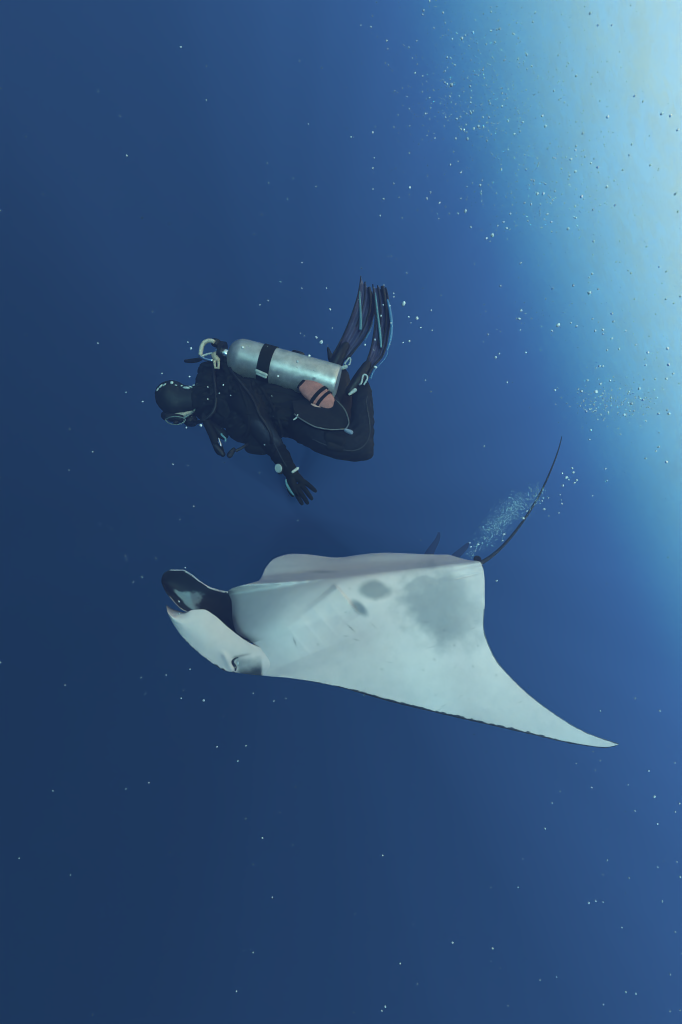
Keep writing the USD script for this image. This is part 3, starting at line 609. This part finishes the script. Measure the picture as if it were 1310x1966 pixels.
part(vl, 'collar', lathe([(-.045, .02), (-.044, .062), (-.022, .064), (-.021, .02)], TA, TB, 28), rubber, 30)
part(vl, 'knob', lathe([(0, .001), (0, .020), (.006, .026), (.034, .026), (.040, .018), (.041, .001)], C(414, 665, 2.53), C(417, 649, 2.53), 20), rubber, 30)
fs = part(tank, 'first_stage', hull_chain([[J(412, 682, 2.50, .020), J(417, 690, 2.49, .019)], [J(417, 684, 2.50, .019), J(420, 676, 2.50, .015)]], 0.008, 3), brass, 60)
part(fs, 'yoke', hull_chain([[J(412, 694, 2.47, .009), J(413, 704, 2.47, .006)], [J(420, 694, 2.47, .008), J(420, 706, 2.47, .006)], [J(413, 706, 2.47, .005), J(420, 707, 2.47, .005)]], 0.006, 2), brass, 60)
hl = np.array([(412, 657, 2.50), (402, 654, 2.50), (392, 658, 2.50), (387, 668, 2.50), (385, 682, 2.50)])
part(tank, 'hose', tube(C(hl[:, 0], hl[:, 1], hl[:, 2]), .0115, 12, n=40), cream, True, 'cream coloured hose looping over the valve')
h2 = np.array([(384, 684, 2.49), (396, 690, 2.48), (409, 692, 2.48)])
part(tank, 'connector', tube(C(h2[:, 0], h2[:, 1], h2[:, 2]), [.010, .0075, .009], 10, n=16), chrome, True)
h3 = np.array([(386, 689, 2.52), (374, 692, 2.54), (355, 693, 2.56)])
part(tank, 'hose', tube(C(h3[:, 0], h3[:, 1], h3[:, 2]), [.009, .013, .008], 10, n=16), rubber, True, 'short black hose pointing ahead')
h4 = np.array([(409, 678, 2.52), (398, 680, 2.51), (388, 684, 2.50)])
part(tank, 'hose', tube(C(h4[:, 0], h4[:, 1], h4[:, 2]), .006, 8, n=14), plain('grey_hose', (.35, .36, .36), .5), True)

# ------------------------------------------------------------------ rolled buoy clipped beside the tank
SA, SB = C(579, 731, 2.43), C(647, 787, 2.40)
sausage = thing('marker_buoy', (SA + SB) / 2, 'salmon pink rolled fabric buoy held by black bands below the tank', 'buoy')
ls = np.linalg.norm(SB - SA)
def leaf(t):
    return .056 * (np.clip(t, 0, 1) ** .38) * (np.clip(1 - t, 0, 1) ** .62) / (.38 ** .38 * .62 ** .62)


def flat(mesh):
    m_ = (SA + SB) / 2; v_ = np.array(mesh.vertices); v_[:, 2] = m_[2] + (v_[:, 2] - m_[2]) * .42 - .35 * (v_[:, 1] - m_[1]); return trimesh.Trimesh(v_, mesh.faces, process=False)


roll = lathe([(0, .001)] + [(ls * t, leaf(t) + .004) for t in np.linspace(.0, 1, 34)] + [(ls, .001)], SA, SB, 44)
roll.vertices = roll.vertices + roll.vertex_normals * (0.012 * (meshkit.fbm(roll.vertices * 34, 3, 61) - .5))[:, None]
rl = part(sausage, 'fabric_roll', flat(roll), salmon, 60)
for t, w in ((.05, .008), (.50, .011), (.64, .009), (.95, .006)):
    r = leaf(t) + .0095; c0 = SA + (SB - SA) * t; ax = (SB - SA) / ls
    part(sausage, 'band', flat(lathe([(-w, r - .006), (-w, r), (w, r), (w, r - .006)], c0, c0 + ax, 30)), nylon, 30)
ed = np.array([(598, 776, 2.40), (612, 784, 2.39), (630, 788, 2.39), (643, 784, 2.40)])
part(sausage, 'flap', tube(C(ed[:, 0], ed[:, 1], ed[:, 2]), [.008, .013, .011, .004], 9, n=20), plain('pale_salmon', (.50, .28, .24), .7, .15, 40), True, 'pale folded edge of the fabric')

# ------------------------------------------------------------------ a dim fish behind the manta
fish = thing('fish', C(860, 1068, 11.0), 'dim dark fish behind the manta, only its upright fins showing above it', 'fish')
fs_ = hull_chain([[J(800, 1090, 11.0, .09), J(845, 1085, 11.0, .17)], [J(845, 1085, 11.0, .17), J(885, 1082, 11.0, .12)], [J(885, 1082, 11.0, .12), J(925, 1088, 11.0, .05)]], 0.03, 6)
part(fish, 'body', fs_, fish_mat, 60)
for pts, rr in (([(822, 1072), (832, 1050), (840, 1036), (843, 1022)], [.13, .085, .06, .03]), ([(872, 1072), (884, 1060), (896, 1048), (900, 1042)], [.10, .08, .055, .02])):
    q = np.array(pts, float); t = tube(C(q[:, 0], q[:, 1], 11.0), rr, 12, n=16)
    c = t.vertices.mean(0); t.vertices[:, 2] = c[2] + (t.vertices[:, 2] - c[2]) * .3
    part(fish, 'fin', t, fish_mat, True)

# ------------------------------------------------------------------ bubbles and drifting flecks
BIG = '''775,583,10;801,611,8;617,657,9;634,594,5;721,705,9;786,655,5;774,658,4;701,662,5;720,652,4;756,563,3.5;756,570,3.5;808,629,3.5;789,620,3;785,608,3.5;828,596,3;830,634,3;817,730,3.5;828,752,3;781,524,3;627,553,3;638,630,3;607,647,4;736,585,3;732,606,3.5;718,672,3;751,620,3.5;749,587,3.5
274,771,5;364,723,4;367,669,6;361,657,3.5;358,821,5;386,817,7;311,717,3.5;429,739,4;522,760,3;571,694,6;594,683,6;534,722,6;508,854,3.5;443,759,3;399,743,3.5;498,908,2.5;332,891,3;515,577,3;499,585,3;539,541,2.5;580,553,2.5;466,667,7;399,766,3.5;421,755,3
1099,899,5;1101,907,6;1088,917,6;1107,922,6;1080,909,4;1081,932,5;1092,921,4;1103,927,4;1005,995,7;968,1026,6;965,1038,5;918,1045,5;913,1058,4;904,1050,5;902,1042,4;1045,978,5;1041,962,4;1053,956,4;1079,967,4;1076,950,3;1078,960,3;1073,985,3;954,1115,4;1132,844,4;930,856,3;1138,952,3;1012,981,4;1054,991,3
1042,222,5;910,247,4;904,197,4;939,225,3.5;976,232,3.5;988,257,4;1065,304,5d;1096,306,5d;1105,288,4d;1148,321,5d;1167,224,6d;1271,218,6;1288,222,6d;1302,249,6d;1219,184,5d;1235,194,4;1208,298,4d;1249,317,4;1297,372,6;1302,406,5;1181,394,5d;1117,377,6d;1043,372,6d;1020,392,5;980,410,5;1051,411,5;1106,418,4;1059,426,4;967,426,4;973,438,5;1000,505,4;961,549,5;1061,554,5d;1101,548,5;1132,562,9;1149,555,4;1280,521,5;1266,512,4d;1279,574,5;1294,582,4;1307,569,5;1139,402,4;1140,463,4;1242,473,4;934,458,3.5;1135,313,4;1196,326,4
1072,624,8;997,612,6;1001,596,5;937,642,4;952,686,6;959,679,4;974,734,4;1010,677,4;1066,749,5;1117,751,6;1145,752,8;1126,790,5d;1172,731,5;1152,703,6;1158,703,5;1228,746,7;1175,602,5d;1178,617,5;1158,633,6;1158,641,4;1143,635,5;1138,612,4;1107,626,5;1060,635,4;1201,635,4d;1175,650,5;1244,677,6d;1282,669,6d;1284,700,7d;1293,717,5;1240,701,4d;1221,662,4;1189,670,5;1166,672,5;1235,768,5d;1208,752,4;1265,858,6;1280,887,6d;1260,866,4;1240,808,4;1199,796,5;1194,777,4;1166,923,4;1163,900,4;1283,1070,3;1265,794,4;1280,727,5
1246,1480,5;1257,1530,6;1206,1507,4;1220,1557,3.5;1166,1652,4;1131,1734,6;1158,1732,3.5;1144,1730,3.5;1194,1781,4;869,1810,5;946,1821,4;1272,1731,4;1208,1686,4;1306,1684,5;1300,1655,3.5;1263,1665,4;1263,1582,4;1297,1559,4;1305,1543,5;1220,1341,4;1267,1365,4;1153,1365,3.5;1107,1466,3.5;1136,1512,3.5;1047,1591,4;995,1704,3;1221,1908,4;1202,1905,4;1159,1929,4;1069,1876,3;1037,1882,3;1287,1942,4;1306,1940,4;1297,1790,4;740,1933,5;733,1941,4;1287,1871,4
391,1345,7;348,1341,4;279,1332,3;417,1434,3.5;472,1432,3.5;457,1461,4;472,1572,3;504,1609,4;37,1648,3.5;523,1723,3.5;486,1331,3;549,1341,3;526,1346,3;352,1326,3;271,1301,3.5;486,1660,3;135,1680,3;326,1637,3;242,1515,3;286,1503,3;486,1829,3
347,90,4;189,175,3;49,262,3;83,373,3;1,404,4;273,418,3.5;293,598,3.5;513,313,3;563,342,3;592,238,3;607,358,3;502,412,3;516,351,3;488,450,3;580,504,3;538,541,3;577,640,4;608,648,5;575,117,3;618,130,3
800,78,3;746,125,3;716,254,4;719,303,3;716,323,4;756,352,4;787,360,5;820,381,5;716,363,3;844,389,4;894,405,6;904,436,4;885,381,4;865,316,4;885,331,4;787,242,3;835,265,3;891,249,5;877,228,4.5;910,246,5;817,218,4;811,176,3.5;859,161,4;908,62,4d;985,64,3;851,24,4;825,2,4;935,457,4;863,410,3;730,414,3;1028,24,3;1148,48,4d;1175,48,4d
188,659,4;242,753,3.5;333,892,3;189,955,3;214,1016,3;372,972,3;356,1090,4.5;299,1072,3;273,1108,3;243,1074,3;344,1155,4;344,1178,4;1,1272,3.5;365,1285,3;134,824,3'''
ROWS = ['bubbles rising round the fins and legs', 'bubbles and flecks round the diver\'s head and tank', 'bubbles streaming off the manta\'s tail', 'bubbles in the bright water under the surface', 'bubbles between the tail tip and the bright surface',
        'flecks in the water below the manta\'s wingtip', 'flecks in the dark water below the manta\'s head', 'flecks in the dark water above the diver', 'bubbles in the blue water above the fins', 'flecks in the dark water ahead of the diver']
LABELS = ['pale air bubble rising beside the diver\'s fins and legs', 'pale fleck or bubble near the diver\'s hood and air tank', 'pale air bubble beside the manta\'s whip tail', 'air bubble in the pale bright water under the sea surface',
          'air bubble in bright blue water above the tip of the tail', 'pale fleck in blue water below the manta\'s wingtip', 'pale fleck in dark water below the manta\'s head', 'pale fleck in dark blue water above the diver', 'air bubble in mid blue water above the diver\'s fins',
          'pale fleck in dark water ahead of diver and manta']
ico = trimesh.creation.icosphere(2, 1.0)
CL = stage.CreateClassPrim('/World/Looks/bubble_shapes')
protos = []
for k in range(4):
    o = ico.copy(); o.vertices = o.vertices * (1 + 0.35 * (meshkit.fbm(o.vertices * 1.1 + 9 * k, 2, 70 + k) - .5)[:, None]) * [1.0 + .25 * (k % 2), 1, .85]
    usdkit.mesh(stage, f'/World/Looks/bubble_shapes/pale_{k}/shell', o, bubble_mat, smooth=True)
    usdkit.mesh(stage, f'/World/Looks/bubble_shapes/clear_{k}/shell', o, dark_bubble, smooth=True)


NAMED = {(775, 583): 'largest pale bubble, right of the two fin blades', (801, 611): 'long pale bubble just below and right of the largest one by the fins', (617, 657): 'big pale bubble between the air tank and the farther fin',
         (721, 705): 'big oval bubble beside the foot of the nearer fin', (367, 669): 'pale bubble just ahead of the cream hose', (386, 817): 'upright oval bubble under the diver\'s chin behind the regulator', (358, 821): 'pale bubble hanging below the regulator',
         (466, 667): 'bubble in front of the rounded shoulder of the air tank', (571, 694): 'pale bubble in front of the middle of the air tank', (594, 683): 'pale bubble just above the far half of the air tank', (534, 722): 'pale bubble at the lower edge of the tank beside its band',
         (274, 771): 'lone bubble straight ahead of the diver\'s hood', (1132, 562): 'largest oval bubble in the bright water level with the fins', (1145, 752): 'large oval bubble above the tail tip beside a fine bubble cloud', (1005, 995): 'round bubble touching the middle of the whip tail',
         (391, 1345): 'brightest fleck in the dark water under the manta\'s head', (954, 1115): 'lone fleck just right of the manta\'s rear edge'}


def over_subject(px, py):
    return (270 < px < 860 and 500 < py < 980) or (280 < px < 1210 and 1030 < py < 1460)


for row, (line, grp, lab) in enumerate(zip(BIG.split('\n'), ROWS, LABELS)):
    fleck = grp.startswith('flecks')
    for it in line.split(';'):
        px, py, sz = it.split(','); clear = sz.endswith('d'); px, py, sz = float(px), float(py), float(sz.rstrip('d'))
        d = rng.uniform(1.5, 2.1) if over_subject(px, py) else rng.uniform(1.7, 3.6)
        if row == 2: d = rng.uniform(2.85, 3.05)
        r = sz / 2 / FPX * d * (0.74 if fleck else 0.86)
        x = UsdGeom.Xform.Define(stage, numbered('/World', 'fleck' if fleck else 'bubble'))
        k = int(rng.integers(4)); x.GetPrim().GetReferences().AddInternalReference(f'/World/Looks/bubble_shapes/{"clear" if clear else "pale"}_{k}'); x.GetPrim().SetInstanceable(True)
        x.AddTranslateOp().Set(Gf.Vec3d(*map(float, world(C(px, py, d))))); x.AddRotateXYZOp().Set(Gf.Vec3f(*map(float, rng.uniform(0, 360, 3))))
        sx = rng.uniform(.75, 1.0) if sz > 4 else 1.0
        x.AddScaleOp().Set(Gf.Vec3f(float(r * sx), float(r), float(r * rng.uniform(.8, 1.1))))
        nm = NAMED.get((int(px), int(py)))
        meta(x.GetPrim(), nm if nm else lab if not clear else 'clear dark rimmed air bubble under the sea surface', 'fleck' if fleck else 'bubble', grp if not clear else 'clear bubbles under the surface')


def cloud(name, label, pts, sizes, material):
    """Very many tiny bubbles that nobody could count: one instancer."""
    pi = UsdGeom.PointInstancer.Define(stage, numbered('/World', name)); p = str(pi.GetPath())
    usdkit.mesh(stage, p + '/tiny_bubble', trimesh.creation.icosphere(1, 1.0), material, smooth=True)
    pi.CreatePrototypesRel().SetTargets([p + '/tiny_bubble']); n = len(pts)
    pi.CreateProtoIndicesAttr(Vt.IntArray(n, 0)); pi.CreatePositionsAttr(Vt.Vec3fArray.FromNumpy(world(pts).astype(np.float32)))
    pi.CreateScalesAttr(Vt.Vec3fArray.FromNumpy(np.repeat(np.asarray(sizes)[:, None], 3, 1).astype(np.float32)))
    meta(pi.GetPrim(), label, 'bubbles', kind='stuff')


# wake of fine bubbles along the tail
n = 5200; t = rng.beta(1.3, 1.1, n)
ax_, ay_ = 905 + 140 * t, 1072 - 122 * t - 14 * np.sin(math.pi * t)
wd_ = 6 + 20 * t * (1.15 - t) * 2
clump = (meshkit.noise(np.stack([t * 9, t * 0, t * 0], -1), 3) > .32)
px, py, d = ax_ + rng.normal(0, .5, n) * wd_ - 6, ay_ + rng.normal(0, .8, n) * wd_ - 4, 3.12 + rng.normal(0, .07, n)
keep = clump | (rng.random(n) < .35); px, py, d = px[keep], py[keep], d[keep]
cloud('bubble_wake', 'wispy trail of very fine bubbles curling along the manta\'s whip tail', C(px, py, d), rng.gamma(1.4, .22, len(px)) / FPX * d, wake_mat)
# fine bubbles high on the right
spec = []
for cx, cy, sx, sy, k in ((950, 190, 95, 45, 520), (900, 225, 60, 30, 220), (980, 90, 110, 60, 420), (1040, 330, 90, 60, 420), (1000, 380, 60, 40, 160), (1190, 770, 42, 24, 420), (1150, 775, 25, 16, 200), (1110, 340, 60, 110, 220), (880, 110, 60, 60, 200), (1010, 610, 45, 18, 60), (1230, 640, 60, 90, 160), (1200, 450, 80, 130, 140), (800, 330, 70, 60, 70)):
    spec.append(np.stack([rng.normal(cx, sx, k), rng.normal(cy, sy, k)], 1))
q = np.vstack(spec); q = q[(q[:, 0] < 1340) & (q[:, 1] > -30)]; d = rng.uniform(2.6, 5.5, len(q))
cloud('bubble_haze', 'scattered cloud of very fine bubbles in the bright water below the surface', C(q[:, 0], q[:, 1], d), rng.gamma(1.7, .31, len(q)) / FPX * d, fleck_mat)
# drifting specks everywhere else
n = 620; px, py = rng.uniform(-40, 1350, n), rng.uniform(-40, 2006, n)
keep = rng.random(n) < np.interp(px, [0, 500, 800, 1310], [.35, .6, 1, 1]); px, py = px[keep], py[keep]; d = rng.uniform(1.4, 2.2, len(px))
cloud('marine_snow', 'faint drifting specks of marine snow all through the water', C(px, py, d), rng.gamma(2.0, .2, len(px)) / FPX * d, fleck_mat)
